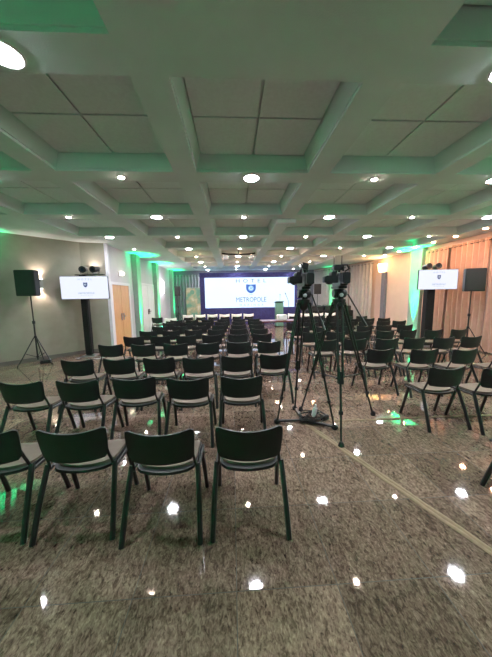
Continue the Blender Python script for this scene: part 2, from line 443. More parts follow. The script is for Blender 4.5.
# parameter where the loudspeaker hides the lamp
nrm = Vector((dn.y, -dn.x)); rzn = math.atan2(-nrm.x, nrm.y)
sconce(on_near(.20, 2.12), rzn, 'small wall light glowing behind the left loudspeaker', e=4)
d2 = (PC - P1).normalized(); n2 = Vector((d2.y, -d2.x)); q = P1 + (PC - P1) * .55
sconce((q.x, q.y, 2.40), math.atan2(-n2.x, n2.y), 'wall light behind the spotlights of the left screen tower', e=2.5)
t = thing('wall_sconce', 'bright white wall light between the two farther left pilasters', 'wall light', (XL, 14.75, 2.26), -PI / 2)
b = MB(); b.box((0, .02, 0), (.12, .04, .5), bev=.01); b.build('back_plate', 'sconce_body', t)
b = MB(); b.lathe([(.02, -.36), (.07, -.3), (.08, 0), (.07, .3), (.02, .36)], (0, .09, 0), 16); b.build('lamp_shade', mat('white_shade', (.9, .9, .9), .5, .3, emit=(1, .92, .9), estr=1.4), t, True)
light('sconce_glow', 'POINT', (XL + .35, 14.75, 2.26), 5, (1, .9, .88), .1)
t = thing('emergency_lamp', 'small round lamp above the orange wooden door', 'wall light', (XL, 9.5, 2.53), -PI / 2)
b = MB(); b.box((0, .02, 0), (.3, .04, .16), bev=.01); b.build('back_plate', 'white_plastic', t)
for s in (-1, 1):
    b = MB(); b.lathe([(.055, 0), (.06, .05), (.045, .07), (.01, .072)], (s * .08, .04, .02), 16, 'Y'); b.build('lamp_head', mat('dim_lamp', (.9, .85, .7), .4, .3, emit=(1, .85, .6), estr=.7), t, True)
t = thing('wall_sconce', 'amber half shade wall light on the cream wall at right', 'wall light', (XR - .12, 12.08, 2.73), PI / 2)
b = MB(); b.lathe([(.10, -.02), (.15, .0), (.19, .36), (.185, .36), (.14, .01)], (0, .06, 0), 20); b.build('lamp_shade', 'sconce_warm', t, True)
b = MB(); b.box((0, .03, -.04), (.16, .06, .06), bev=.008); b.build('bracket', 'sconce_body', t)
light('sconce_glow', 'POINT', (XR - .42, 12.08, 3.0), 4, (1, .55, .25), .1)

# ------------------------------------------------------------------ curtains
def curtain(name, p, q, z0, z1, m, label, group, pleat=.19, amp=.05, grom=True, seed=0):
    p, q = Vector(p), Vector(q); Ln = (q - p).length; d = (q - p) / Ln; n = Vector((-d.y, d.x))
    rnd = random.Random(seed); ph = rnd.uniform(0, 6); N = int(Ln / .022)
    t = thing(name, label, 'curtain', (p.x, p.y, 0), math.atan2(d.y, d.x), group)
    b = MB()
    def fn(u, v):
        s = u * Ln; z = z0 + (z1 - z0) * v
        w = math.sin(2 * PI * s / pleat + ph) + .35 * math.sin(2 * PI * s / (pleat * 2.7) + 2 * ph + .8 * v) * (1.2 - v)
        return (s + .02 * math.sin(3 * z + s * 4) * (1 - v), .10 + amp * w * (.75 + .35 * (1 - v)), z)
    b.sheet(fn, N, 8, .006); b.build('cloth', m, t, True)
    if grom:
        k = 0; s = pleat * .25
        while s < Ln:
            b = MB(); ang = [2 * PI * i / 12 for i in range(13)]
            b.tube([(s + .006, .10 + .034 * math.cos(a), z1 - .07 + .034 * math.sin(a)) for a in ang], .011, 6, False); b.build('eyelet', 'rod', t, True)
            s += pleat; k += 1
    b = MB(); b.tube([(-.02, .10, z1 - .07), (Ln + .02, .10, z1 - .07)], .014, 10); b.build('rod', 'rod', t, True)
    return t
G = 'beige eyelet curtains on the right wall'
curtain('curtain', (XR, 8.40), (XR, 9.38), .04, 3.22, 'curtain', 'beige eyelet curtain behind the right screen, next to the green pilaster', G, seed=1)
curtain('curtain', (XR, 7.05), (XR, 8.33), .04, 3.22, 'curtain', 'beige eyelet curtain between the right screen and the right loudspeaker', G, seed=2)
curtain('curtain', (XR, 5.4), (XR, 6.99), .04, 3.22, 'curtain', 'beige eyelet curtain behind the right loudspeaker at the photo edge', G, seed=3)
G = 'grey curtains across the far right corner'
a, c = Vector((XR - .05, 12.98)), Vector((5.58, 17.55)); names = ['nearest the cream wall', 'in the middle of the far right corner', 'beside the big screen']
for i in range(3):
    u, v = a.lerp(c, i / 3 + .004), a.lerp(c, (i + 1) / 3 - .004)
    curtain('curtain', u, v, .04, 3.29, 'curtain_g', 'tall grey pleated curtain ' + names[i], G, .22, .05, False, 10 + i)
curtain('curtain', (-1.95, YF), (-3.8, YF), .04, 3.12, 'curtain_b', 'dark grey pleated curtain left of the big screen behind the banner', None, .2, .05, False, 20)

# ------------------------------------------------------------------ screens with lettering
def text_mesh(body, size, space=1.0):
    cu = bpy.data.curves.new('t', 'FONT'); cu.body = body; cu.size = size; cu.align_x = 'CENTER'; cu.align_y = 'CENTER'
    cu.extrude = .002; cu.space_character = space; cu.resolution_u = 3
    o = bpy.data.objects.new('t', cu); COL.objects.link(o)
    bpy.context.view_layer.update()
    me = bpy.data.meshes.new_from_object(o.evaluated_get(bpy.context.evaluated_depsgraph_get()))
    bpy.data.objects.remove(o); bpy.data.curves.remove(cu)
    return me
def lettering(body, w, h, m, parent, x, y, z, space=1.0, name='lettering'):
    me = text_mesh(body, 1, space); xs_ = [v.co.x for v in me.vertices]; ys_ = [v.co.y for v in me.vertices]
    sx, sy = w / (max(xs_) - min(xs_)), h / (max(ys_) - min(ys_)); mxx, myy = (max(xs_) + min(xs_)) / 2, (max(ys_) + min(ys_)) / 2
    for v in me.vertices:
        a, b_, c_ = (v.co.x - mxx) * sx, (v.co.y - myy) * sy, v.co.z
        v.co = Vector((a, -c_ * 1.0, b_))
    me.materials.clear(); me.materials.append(M[m])
    o = bpy.data.objects.new(name, me); COL.objects.link(o); o.parent = parent; o.location = (x, y, z); return o
def shield_poly(w, h):
    right = [(w, h), (w * 1.02, h * .3), (w * .97, -h * .15), (w * .82, -h * .5), (w * .55, -h * .78), (w * .25, -h * .94)]
    return [(0, h * .92)] + [(w * .5, h * .95)] + right + [(0, -h)] + [(-x, y) for x, y in right[::-1]] + [(-w * .5, h * .95)]
ROTX = Matrix.Rotation(PI / 2, 4, 'X')
def emblem(parent, x, y, z, w, h, dark, mid):
    b = MB(); b.prism(shield_poly(w, h), 0, .004, ROTX); o = b.build('emblem', dark, parent); o.location = (x, y, z)
    b = MB(); b.lathe([(w * .58, 0), (w * .58, -.003), (w * .52, -.004)], (0, -.004, h * .12), 20, 'Y'); e = b.build('emblem_disc', mid, o)
    # a pale curl in the middle of the disc
    b = MB(); b.tube([(w * .36 * math.cos(a), -.009, h * .12 + w * .30 * math.sin(a)) for a in [R(d) for d in range(40, 331, 24)]] + [(w * .3, -.009, h * .1)], w * .075, 6); b.build('emblem_curl', 'ink_light' if mid == 'ink_blue' else 'screen_tv', o)
    # the little flourish under the shield
    b = MB(); b.tube([(-w * .35, -.002, -h * 1.25), (-w * .1, -.002, -h * 1.32), (0, -.002, -h * 1.22), (w * .1, -.002, -h * 1.32), (w * .35, -.002, -h * 1.25)], w * .05, 6); b.build('emblem_flourish', 'ink_pale', o)
    return o
YS = 15.88
t = thing('led_wall', 'huge white video wall showing a hotel crest at the far end', 'screen', (1.2, YS, 0))
XA, XB = -1.63, 3.82
x0, x1, z0, z1 = XA - 1.2, XB - 1.2, .99, 2.80
b = MB(); b.box(((x0 + x1) / 2, .10, (z0 + z1) / 2), (x1 - x0, .16, z1 - z0)); b.build('display', 'screen_w', t)
b = MB()
b.box((x0 - .14, .10, 1.54), (.28, .34, 3.08)); b.box((x1 + .20, .10, 1.54), (.40, .34, 3.08))
b.box(((x0 + x1) / 2, .10, z1 + .14), (x1 - x0, .34, .28)); b.box(((x0 + x1) / 2, .10, z0 / 2), (x1 - x0, .34, z0))
b.build('surround', 'frame_navy', t)
lettering('HOTEL', 1.82, .21, 'ink_grey', t, -.04, .018, 2.60, 1.9)
emblem(t, -.05, .018, 2.12, .29, .27, 'ink_blue', 'ink_light')
lettering('METROPOLE', 1.84, .29, 'ink_grey', t, -.04, .018, 1.475, 1.0)
lettering('MARINGÁ', 1.44, .15, 'ink_pale', t, -.02, .018, 1.16, 2.3)

def tower(loc, rz, z1, w, label, spots):
    t = thing('screen_tower', label, 'stand', loc, rz)
    b = MB(); b.box((0, 0, z1 / 2 + .02), (w, w, z1 - .04), bev=.02); b.build('column', 'black_fabric', t)
    b = MB(); b.box((0, 0, .012), (w * 2.1, w * 2.1, .024), bev=.004); b.build('base_plate', 'grey_metal', t)
    return t
def spotlight(loc, rz, tilt, label, group):
    t = thing('stage_spotlight', label, 'spotlight', loc, rz, group)
    b = MB(); b.tube([(-.12, 0, .18), (-.12, 0, .02), (.12, 0, .02), (.12, 0, .18)], .011); b.build('yoke', 'black_metal', t)
    e = Matrix.Rotation(tilt, 3, 'X')
    b = MB(); b.lathe([(.06, .16), (.095, .12), (.105, 0), (.105, -.14), (.115, -.15), (.115, -.17), (.09, -.165), (.01, -.15)], (0, 0, 0), 20, 'Y')
    bmesh.ops.transform(b.bm, matrix=Matrix.Translation((0, 0, .18)) @ e.to_4x4(), verts=b.bm.verts); b.build('housing', 'black_plastic', t, True)
    t.scale = (.82,) * 3
    b = MB(); b.lathe([(.088, -.158), (.05, -.153), (.01, -.152)], (0, 0, 0), 20, 'Y')
    bmesh.ops.transform(b.bm, matrix=Matrix.Translation((0, 0, .18)) @ e.to_4x4(), verts=b.bm.verts); b.build('lens', 'lens', t, True)
    return t
def monitor(loc, rz, label, w=1.43, h=.80, dz=0):
    t = thing('flat_monitor', label, 'monitor', loc, rz)                 # local -y is the picture side
    b = MB(); b.box((0, 0, 0), (w, .05, h), bev=.008); b.build('case', 'black_plastic', t)
    b = MB(); b.box((0, -.0255, 0), (w - .02, .004, h - .02)); s = b.build('display', 'screen_tv', t)
    lettering('HOTEL', w * .29, h * .075, 'ink_pale', s, w * .02, -.029, h * .36, 1.9)
    emblem(s, w * .02, -.0285, h * .12, w * .042, h * .105, 'ink_navy', 'ink_pale')
    lettering('METROPOLE', w * .33, h * .075, 'ink_pale', s, w * .03, -.029, -h * .24)
    lettering('MARINGÁ', w * .24, h * .035, 'ink_pale', s, w * .03, -.029, -h * .34, 2.3)
    b = MB(); b.box((0, .045, 0), (.4, .05, .4), bev=.005); b.build('wall_mount', 'black_metal', t)
    return t
# left tower, monitor, spotlights
tl = Vector((-4.28, 7.86))
tower((tl.x, tl.y, 0), R(4), 2.36, .18, 'black cloth wrapped tower carrying the left screen', 1)
monitor((-4.13, tl.y - .22, 2.005), R(4), 'white glowing monitor with a hotel crest on the left tower', 1.27, .64)
spotlight((tl.x + .04, tl.y, 2.39), R(10), R(8), 'black stage spotlight on the left tower, nearer the loudspeaker', 'spotlights on the left tower')
spotlight((tl.x + .37, tl.y, 2.39), R(-10), R(8), 'black stage spotlight on the left tower, nearer the door', 'spotlights on the left tower')
b = MB(); b.box((0, 0, .0), (.80, .12, .026), bev=.004); o = b.build('spotlight_bar', 'black_metal', None, False, (tl.x + .20, tl.y, 2.375), 0); tag(o, 'short black bar across the top of the left screen tower', 'bar')
tr = Vector((6.30, 8.08))
tower((tr.x, tr.y, 0), R(-6), 2.36, .24, 'black tower carrying the right screen before the beige curtains', 1)
monitor((tr.x + .05, tr.y - .24, 2.12), R(-6), 'white glowing monitor with a hotel crest on the right tower', 1.18, .61)
spotlight((tr.x - .15, tr.y, 2.386), R(-4), R(-4), 'black stage spotlight on the right tower, nearer the green pilaster', 'spotlights on the right tower')
spotlight((tr.x + .17, tr.y - .01, 2.386), R(-14), R(-4), 'black stage spotlight on the right tower, nearer the loudspeaker', 'spotlights on the right tower')

# ------------------------------------------------------------------ loudspeakers
def tripod_stand(loc, rz, h, label, r=.42, hub=.72):
    t = thing('speaker_stand', label, 'stand', loc, rz)
    b = MB(); b.tube([(0, 0, .12), (0, 0, h * .62)], .019, 10); b.tube([(0, 0, h * .6), (0, 0, h)], .0155, 10); b.build('pole', 'black_metal', t)
    for z_, p_ in ((h * .60, [(.03, 0), (.034, .02), (.034, .07), (.024, .08)]), (hub - .02, [(.028, 0), (.036, .02), (.03, .06)]), (.18, [(.026, 0), (.03, .01), (.026, .05)])):
        b = MB(); b.lathe(p_, (0, 0, z_), 14); b.build('collar', 'black_plastic', t, True)
    for k in range(3):
        a = 2 * PI * k / 3 + .5; d = Vector((math.cos(a), math.sin(a), 0))
        b = MB(); b.tube([d * .03 + Vector((0, 0, hub)), d * (r - .02) + Vector((0, 0, .05)), d * r + Vector((0, 0, .012))], .0125, 8); L_ = b.build('leg', 'black_metal', t)
        b = MB(); b.lathe([(.018, 0), (.02, .02), (.014, .05)], d * r, 10); b.build('rubber_foot', 'cable', L_)
        b = MB(); b.tube([d * .02 + Vector((0, 0, .2)), d * (r * .55) + Vector((0, 0, .2 + .11))], .008, 6); b.build('brace', 'black_metal', t)
    return t
def speaker(loc, rz, w, h, label, d=.36):
    t = thing('loudspeaker', label, 'loudspeaker', loc, rz)
    b = MB(); b.prism([(-w / 2, -d / 2), (w / 2, -d / 2), (w / 2, d * .1), (w * .32, d / 2), (-w * .32, d / 2), (-w / 2, d * .1)], 0, h)
    bmesh.ops.bevel(b.bm, geom=list(b.bm.edges), offset=.012, segments=2, affect='EDGES'); b.build('cabinet', 'black_plastic', t)
    b = MB(); b.box((0, -d / 2 - .004, h / 2), (w * .9, .014, h * .92), bev=.006); b.build('grille', mat('speaker_grille', (.02, .021, .023), .6, .4, noise=.3, nscale=120, bump=.6, bscale=400), t)
    b = MB(); b.box((w / 2 + .004, 0, h * .62), (.012, .16, .05), bev=.005); b.build('handle', 'black_metal', t)
    return t
b = MB(); b.box((0, 0, 0), (.66, .12, .026), bev=.004); o = b.build('spotlight_bar', 'black_metal', None, False, (tr.x, tr.y, 2.373), R(-4)); tag(o, 'short black bar across the top of the right screen tower', 'bar')
tripod_stand((-5.16, 7.0, 0), R(-40), 1.79, 'black tripod speaker stand against the olive wall at left')
speaker((-5.16, 7.0, 1.79), R(8), .44, .64, 'black loudspeaker on a tripod by the olive wall at left')
tripod_stand((6.66, 6.98, 0), R(40), 1.74, 'black tripod speaker stand before the beige curtains at right')
speaker((6.69, 6.98, 1.74), R(-28), .45, .62, 'black loudspeaker on a tripod before the beige curtains at right')
tripod_stand((-3.3, 16.1, 0), 0, 1.75, 'thin tripod speaker stand at the far left corner')
speaker((-3.3, 16.1, 1.75), R(10), .34, .58, 'small far black loudspeaker left of the big screen')
tripod_stand((4.95, 15.0, 0), 0, 1.74, 'thin tripod speaker stand behind the left video camera')
speaker((4.95, 15.0, 1.74), R(-15), .40, .58, 'far black loudspeaker right of the big screen')

# ------------------------------------------------------------------ far furniture
t = thing('rollup_banner', 'green and brown printed banner left of the big screen', 'banner', (-2.26, 15.4, 0), R(6))
b = MB(); b.box((0, 0, 1.17), (.8, .012, 2.06)); b.build('print', 'poster', t)
b = MB(); b.box((0, 0, .05), (.84, .2, .1), bev=.02); b.tube([(0, .05, .1), (0, .05, 2.2)], .012); b.box((0, 0, 2.21), (.82, .03, .03)); b.build('stand', 'grey_metal', t)
b = MB(); b.lathe([(.13, 0), (.13, -.004)], (-.05, -.008, 1.95), 20, 'Y'); b.build('round_emblem', 'lectern', t)

t = thing('lectern', 'green lectern with a microphone in front of the big screen', 'lectern', (2.56, 14.2, 0), 0)
b = MB(); b.prism([(-.2, -.2), (.2, -.2), (.2, .2), (-.2, .2)], .04, 1.30); b.build('body', 'lectern', t)
b = MB(); b.box((0, 0, .02), (.5, .5, .04), bev=.01); b.build('base', 'black_plastic', t)
b = MB(); b.box((0, 0, 1.34), (.46, .46, .04), Matrix.Rotation(R(-10), 3, 'X').to_quaternion(), .008); b.build('reading_top', 'lectern', t)
b = MB(); b.tube([(.06, .1, 1.36), (.07, .08, 1.55), (.05, -.02, 1.72)], .008); b.lathe([(.012, 0), (.02, .02), (.02, .06), (.008, .08)], (.05, -.03, 1.70), 10); b.build('microphone', 'black_metal', t)
t = thing('microphone_stand', 'thin microphone stand beside the green lectern', 'microphone stand', (3.05, 14.0, 0), 0)
b = MB(); b.lathe([(.15, 0), (.15, .015), (.02, .03)], n=20); b.build('base', 'black_metal', t)
b = MB(); b.tube([(0, 0, .02), (0, 0, 1.35), (-.16, 0, 1.75)], .011); b.build('pole', 'black_metal', t)
b = MB(); b.tube([(-.16, 0, 1.75), (-.19, 0, 1.83)], [.018, .026]); b.build('microphone', 'black_metal', t)

t = thing('side_table', 'dark red wooden table past the left block of chairs', 'table', (1.74, 9.85, 0), 0)
b = MB(); b.box((0, 0, .74), (1.36, .7, .05), bev=.006); b.build('tabletop', 'table', t)
for sx in (-1, 1):
    for sy in (-1, 1):
        b = MB(); b.box((sx * .6, sy * .28, .36), (.05, .05, .72)); b.build('leg', 'black_metal', t)
b = MB(); b.box((0, 0, .11), (.36, .24, .22), bev=.02); o = b.build('white_case', 'white_plastic', None, False, (1.87, 9.77, .766), R(8)); tag(o, 'white box standing on the dark red table', 'box')

# control desk behind the right block
t = thing('control_desk', 'black draped control desk behind the right video camera', 'desk', (5.05, 13.4, 0), 0)
b = MB()
b.box((0, 0, .45), (2.3, .7, .9), bev=.02); b.build('drape', 'black_fabric', t)
for sx, w in ((-.72, .62), (.0, .6), (.72, .66)):
    b = MB(); b.prism([(-.28, 0), (.28, 0), (.28, .12), (.12, .26), (-.28, .22)], -w / 2, w / 2, Matrix.Translation((sx, 0, .9)) @ Matrix.Rotation(PI / 2, 4, 'Z') @ Matrix.Rotation(PI / 2, 4, 'X')); b.build('equipment_case', 'black_plastic', t)

# ------------------------------------------------------------------ chairs
def make_chair():
    t = thing('stacking_chair', None, 'chair', (0, 0, -60))
    Y0 = -.2                                            # local y = 0 lies under the seat
    def back(u, v):
        s = 2 * u - 1; c = 1 - s * s
        zt = .805 - .032 * c; zb = .562 - .024 * c ** .7
        if abs(s) > .9: zt -= (abs(s) - .9) ** 2 * 1.5; zb += (abs(s) - .9) ** 2 * 2.5
        w = .246 - .018 * (1 - v) - .010 * v ** 6
        return (s * w, Y0 + .030 * (1 - v) ** 1.2 - .042 * c, zb + (zt - zb) * v)
    b = MB(); b.sheet(back, 20, 10, .014); b.build('backrest', 'black_plastic', t, True)
    def seat(o, zt, sh):
        def f(u, v):
            s = 2 * u - 1; r = 2 * v - 1
            w = .225 + o - .03 * max(0, -r) ** 3 - (.03 * max(0, abs(r) - .8) / .2) ** 1.0
            z = zt - .012 * (1 - s * s) * (1 - max(0, r) ** 2) - .035 * max(0, r - .45) ** 2 * 3
            return (s * w, Y0 + .268 + sh + r * (.200 + o - sh) - .018 * (1 - s * s) * max(0, -r) ** 4, z)
        return f
    b = MB(); b.sheet(seat(.006, .436, 0), 14, 14, .022); b.build('seat_shell', 'black_plastic', t, True)
    b = MB(); b.sheet(seat(-.004, .454, .016), 14, 14, .022); o = b.build('seat', 'vinyl', t, True); o['label'] = 'taupe seat pad'
    for s in (-1, 1):
        b = MB(); b.tube([(s * .272, Y0 - .115, 0), (s * .262, Y0 - .03, .22), (s * .246, Y0 + .075, .455), (s * .243, Y0 + .085, .475)], .0205, 8, True, .95); b.build('leg', 'black_metal', t, True)
        b = MB(); b.tube([(s * .262, Y0 + .44, 0), (s * .255, Y0 + .385, .2), (s * .246, Y0 + .325, .43)], .0195, 8, True, .95); b.build('leg', 'black_metal', t, True)
        b = MB(); b.tube([(s * .246, Y0 + .06, .432), (s * .246, Y0 + .40, .424)], .014, 8); b.build('seat_rail', 'black_metal', t, True)
        b = MB(); b.tube([(s * .236, Y0 + .09, .44), (s * .222, Y0 + .055, .54), (s * .214, Y0 + .012, .66)], .011, 8); b.build('back_support', 'black_metal', t, True)
    index(t); return t
chair = make_chair(); chair_used = [False]
def place_chair(x, y, rz, label, group):
    """x, y: middle of the top of the backrest"""
    d = Matrix.Rotation(rz, 3, 'Z') @ Vector((0, .2, 0)); loc = (x + d.x, y + d.y, 0)
    if not chair_used[0]:
        chair_used[0] = True; chair.location = loc; chair.rotation_euler = (0, 0, rz); chair['label'] = label; chair['group'] = group; return chair
    return dup(chair, loc, rz, label, group)
def cover(ch):
    b = MB()
    def f(u, v):
        s = 2 * u - 1; c = 1 - s * s; a = (v - .5) * 2
        top = .815 - .032 * c
        drop = .11 if a < 0 else .16
        if s < -.75 and a < 0: drop = .24
        z = top + .012 * (1 - a * a) - drop * abs(a) ** 1.6
        return (s * .25, -.2 - .042 * c + .03 * math.sin(a * PI / 2) + (.02 if a > 0 else -.004) + .085 * (1 - (z - .5) / .3) * .5, z)
    b.sheet(f, 16, 12, .005)
    o = b.build('headrest_cover', 'cover', ch, True); o['label'] = 'white cloth cover over the chair back'
COVER = None
def put_cover(ch):
    global COVER
    if COVER is None: cover(ch); COVER = [c for c in kids(ch) if c.name.startswith('headrest_cover')][0]
    else:
        c = COVER.copy(); COL.objects.link(c); c.parent = ch
rj = random.Random(3)
CA = ['aisle', 'second from the aisle', 'third from the aisle', 'fourth from the aisle', 'fifth from the aisle', 'sixth from the aisle', 'seventh from the aisle', 'eighth from the aisle']
def row(block, i, y, xs_, side, jit=1.0, yaws=None, ys_=None, capped=False):
    order = sorted(xs_, reverse=(side == 'left'))
    for k, x in enumerate(order):
        yy = ys_[k] if ys_ else y + rj.uniform(-.03, .03) * jit
        rz = R(yaws[k]) if yaws else R(rj.uniform(-1.8, 1.8) * jit)
        seatn = 'aisle seat' if k == 0 else 'seat ' + CA[k]
        rn = 'front row before the stage' if capped else ORD[i] + ' row from the camera'
        lab = ('white-capped black chair, %s block, %s, %s' if capped else 'black stacking chair, %s block, %s, %s') % (block, rn, seatn)
        c = place_chair(x, yy, rz, lab, '%s block of black stacking chairs' % block)
        if capped: put_cover(c)
LC = [-2.40, -1.78, -1.16, -.53, .09, .68]
row('left', 0, 1.77, [-1.79, -1.17, -.53, .10], 'left', yaws=[-1.5, -.5, 1.5, 1], ys_=[1.75, 1.75, 1.82, 1.83])
row('left', 1, 2.95, LC[:5], 'left', ys_=[2.92, 2.92, 2.99, 2.95, 2.96], yaws=[-2, -1, 4, -3, -1])
row('left', 2, 3.98, [-2.37, -1.76, -1.15, -.54, .06, .66], 'left', ys_=[4.03, 3.96, 3.94, 3.98, 4.0, 3.98], yaws=[2, 1, 2, -1, -1, -1])
row('left', 3, 5.2, [-2.44, -1.79, -1.15, -.52, .11, .73], 'left')
for i, y in enumerate((6.25, 7.25, 8.3, 9.35, 10.4)):
    row('left', 4 + i, y, [x + .03 + .035 * i for x in LC], 'left')
RC = [1.97, 2.57, 3.21, 3.81, 4.43, 5.08, 5.72, 6.32]
row('right', 0, 1.6, [2.47], 'right', yaws=[0])
row('right', 1, 3.0, [2.68, 3.27], 'right', ys_=[3.04, 2.93], yaws=[1.5, 1.5])
row('right', 2, 4.1, [2.5, 3.19, 3.83, 4.46], 'right', ys_=[4.2, 4.09, 4.02, 3.92], yaws=[1, 1, 6, 4])
row('right', 3, 5.2, [1.93, 2.55, 3.20, 3.82, 4.44, 5.08], 'right', yaws=[0, -1, 0, 3, 2, 4])
row('right', 4, 6.3, [1.97, 2.58, 3.22, 3.84, 4.46, 5.10, 5.76], 'right', yaws=[0, 0, -3, 2, 7, 1, 7])
row('right', 5, 7.4, [2.0, 2.62, 3.24, 3.86, 4.46, 5.12], 'right')
row('right', 6, 8.55, [2.05, 2.66, 3.28, 3.9, 4.5, 5.12, 5.70], 'right')
row('right', 7, 9.6, [2.7, 3.3, 3.92, 4.54, 5.16, 5.78], 'right')
row('right', 8, 10.7, [3.0, 3.6, 4.22, 4.84, 5.46], 'right')
row('left', 9, 12.95, [-2.2, -1.6, -1.0, -.4, .2, .8], 'left', capped=True)
row('right', 9, 12.5, [2.95, 3.56, 4.17, 4.78], 'right', capped=True)
c = place_chair(-2.64, 11.2, R(3), 'black chair with a white cloth over its back by the left wall', 'chairs by the far left pilasters'); put_cover(c)
c = place_chair(-3.4, 11.9, R(3), 'far black chair at the left wall past the white doors', 'chairs by the far left pilasters')

# ------------------------------------------------------------------ camera tripods and video cameras
def cam_tripod(apex, feet, label, spreader, pan):
    ax, ay, az = apex
    t = thing('camera_tripod', label, 'tripod', (ax, ay, 0))
    b = MB(); b.lathe([(.02, -.10), (.045, -.08), (.07, -.02), (.085, .03), (.08, .05), (.02, .05)], (0, 0, az - .05), 20); b.build('bowl', 'black_metal', t, True)
    b = MB(); b.box((0, 0, az + .05), (.11, .15, .10), bev=.02); b.lathe([(.05, -.08), (.058, -.065), (.058, .065), (.05, .08)], (0, 0, az + .07), 16, 'X'); b.box((0, .02, az + .145), (.11, .26, .03), bev=.006); b.build('fluid_head', 'black_plastic', t, True)
    b = MB(); b.lathe([(.024, 0), (.024, -.012), (.015, -.016)], (-.01, -.09, az + .05), 14, 'Y'); b.build('head_knob', 'level', t, True)
    p0, p1 = Vector((.09, -.05, az + .06)), Vector(pan); b = MB(); b.tube([p0, p1], .010, 8); b.tube([p1, p1 + (p1 - p0).normalized() * .13], .017, 8); b.build('pan_bar', 'black_metal', t)
    ends = []
    for fx, fy in feet:
        f = Vector((fx - ax, fy - ay, 0)); top = Vector((0, 0, az - .07)) + f.normalized() * .075
        d = f - top; sd = d.cross(Vector((0, 0, 1))).normalized() * .024
        b = MB()
        for s in (-1, 1): b.tube([top + sd * s * 1.3, top + d * .58 + sd * s], .0135, 8)
        b.box(top, (.05, .05, .06), bev=.008)
        q = (d.to_track_quat('Z', 'Y'))
        b.box(top + d * .57, (.075, .04, .055), q, .008)
        b.tube([top + d * .5, top + d * .78], .0145, 8); b.box(top + d * .78, (.05, .036, .045), q, .006)
        b.tube([top + d * .77, top + d * .985], .0125, 8)
        L_ = b.build('leg', 'black_metal', t)
        e = top + d * .985
        b = MB(); b.lathe([(.03, 0), (.036, .012), (.03, .035), (.018, .06)], (f.x, f.y, 0), 12); b.build('rubber_foot', 'cable', L_, True)
        ends.append((top + d * .60, f))
    c = Vector((sum(e[0].x for e in ends) / 3, sum(e[0].y for e in ends) / 3, 0))
    if spreader == 'mid':
        c.z = ends[0][0].z - .02
        for e, f in ends:
            b = MB(); b.tube([c, e], .009, 6); b.build('spreader_arm', 'black_metal', t)
        b = MB(); b.lathe([(.02, -.015), (.035, -.01), (.035, .01), (.02, .015)], c, 12); b.build('spreader_hub', 'black_plastic', t)
    else:
        c = Vector((.0, -.06, .035))
        for e, f in ends:
            g = f.copy(); g.z = .03; m_ = c.lerp(g, .5)
            b = MB(); d = (g - c); b.box(m_, (d.length, .045, .022), Matrix.Rotation(math.atan2(d.y, d.x), 3, 'Z').to_quaternion(), .005)
            b.box(g, (.08, .06, .05), Matrix.Rotation(math.atan2(d.y, d.x), 3, 'Z').to_quaternion(), .01); b.build('spreader_arm', 'black_plastic', t)
        b = MB(); b.lathe([(.05, -.02), (.06, -.015), (.06, .015), (.03, .025)], c, 16); b.build('spreader_hub', 'black_plastic', t)
    return t
def video_camera(loc, rz, label, variant):
    """shoulder video camera; local +y is the lens side"""
    t = thing('video_camera', label, 'video camera', loc, rz)
    b = MB(); b.prism([(-.17, .0), (.17, .0), (.19, .05), (.19, .15), (.12, .18), (-.14, .18), (-.19, .14), (-.19, .04)], -.052, .052, Matrix.Rotation(PI / 2, 4, 'Z') @ Matrix.Rotation(PI / 2, 4, 'X'))
    bmesh.ops.bevel(b.bm, geom=list(b.bm.edges), offset=.008, segments=2, affect='EDGES'); b.build('body', 'black_plastic', t)
    b = MB(); b.lathe([(.045, .18), (.05, .20), (.05, .27), (.042, .28), (.042, .33), (.058, .34), (.058, .40), (.07, .41), (.072, .47), (.06, .47), (.05, .43), (.01, .43)], (0, 0, .11), 22, 'Y'); b.build('lens_barrel', 'black_metal', t, True)
    b = MB(); b.tube([(0, -.13, .20), (0, -.13, .265), (0, -.08, .285), (0, .12, .285), (0, .16, .20)], .014, 8); b.build('top_handle', 'black_plastic', t, True)
    b = MB(); b.box((0, -.235, .10), (.10, .09, .15), bev=.01); b.build('battery', 'black_plastic', t)
    b = MB(); b.tube([(-.05, .06, .17), (-.10, .06, .17)], .016, 8); b.lathe([(.035, -.10), (.04, -.08), (.036, .03), (.03, .05)], (-.115, .0, .17), 14, 'Y'); b.build('viewfinder', 'black_plastic', t, True)
    # operator monitor held out at the left on an arm, hooded
    b = MB(); b.box((-.19, -.10, .09), (.15, .12, .085), bev=.008); b.box((-.16, -.155, .09), (.16, .012, .10), bev=.004); b.tube([(-.06, -.06, .10), (-.14, -.08, .10)], .012, 8); b.build('side_monitor', 'black_plastic', t)
    b = MB(); b.tube([(.06, .06, .17), (.10, .10, .18)], .01, 6); b.tube([(.10, -.02, .185), (.10, .24, .185)], .015, 10); b.build('microphone', 'black_metal', t)
    b = MB(); b.tube([(.05, .02, .05), (.11, .03, .055)], .024, 8); b.build('hand_grip', 'black_plastic', t)
    if variant == 'hood':
        b = MB(); b.box((-.015, -.05, .24), (.04, .04, .09)); b.box((-.02, -.06, .285), (.09, .09, .09), Matrix.Rotation(R(14), 3, 'Y').to_quaternion(), .006); b.build('hooded_light', 'black_plastic', t)
    else:
        b = MB(); b.box((-.055, -.06, .255), (.13, .11, .075), bev=.008); b.tube([(-.02, -.02, .20), (-.02, -.04, .27)], .016, 8)
        b.build('radio_receiver', 'black_plastic', t)
        for x in (-.105, .005):
            b = MB(); b.tube([(x, -.05, .29), (x, -.05, .42)], .0055, 6); b.build('antenna', 'black_metal', t)
        b = MB(); b.tube([(.05, -.05, .20), (.10, -.08, .24), (.07, -.08, .29), (.0, -.08, .29)], .012, 6); b.build('cable_loop', 'cable', t, True)
    t.scale = (.88,) * 3
    return t
A = (.93, 3.36); Bc = (1.37, 3.29)
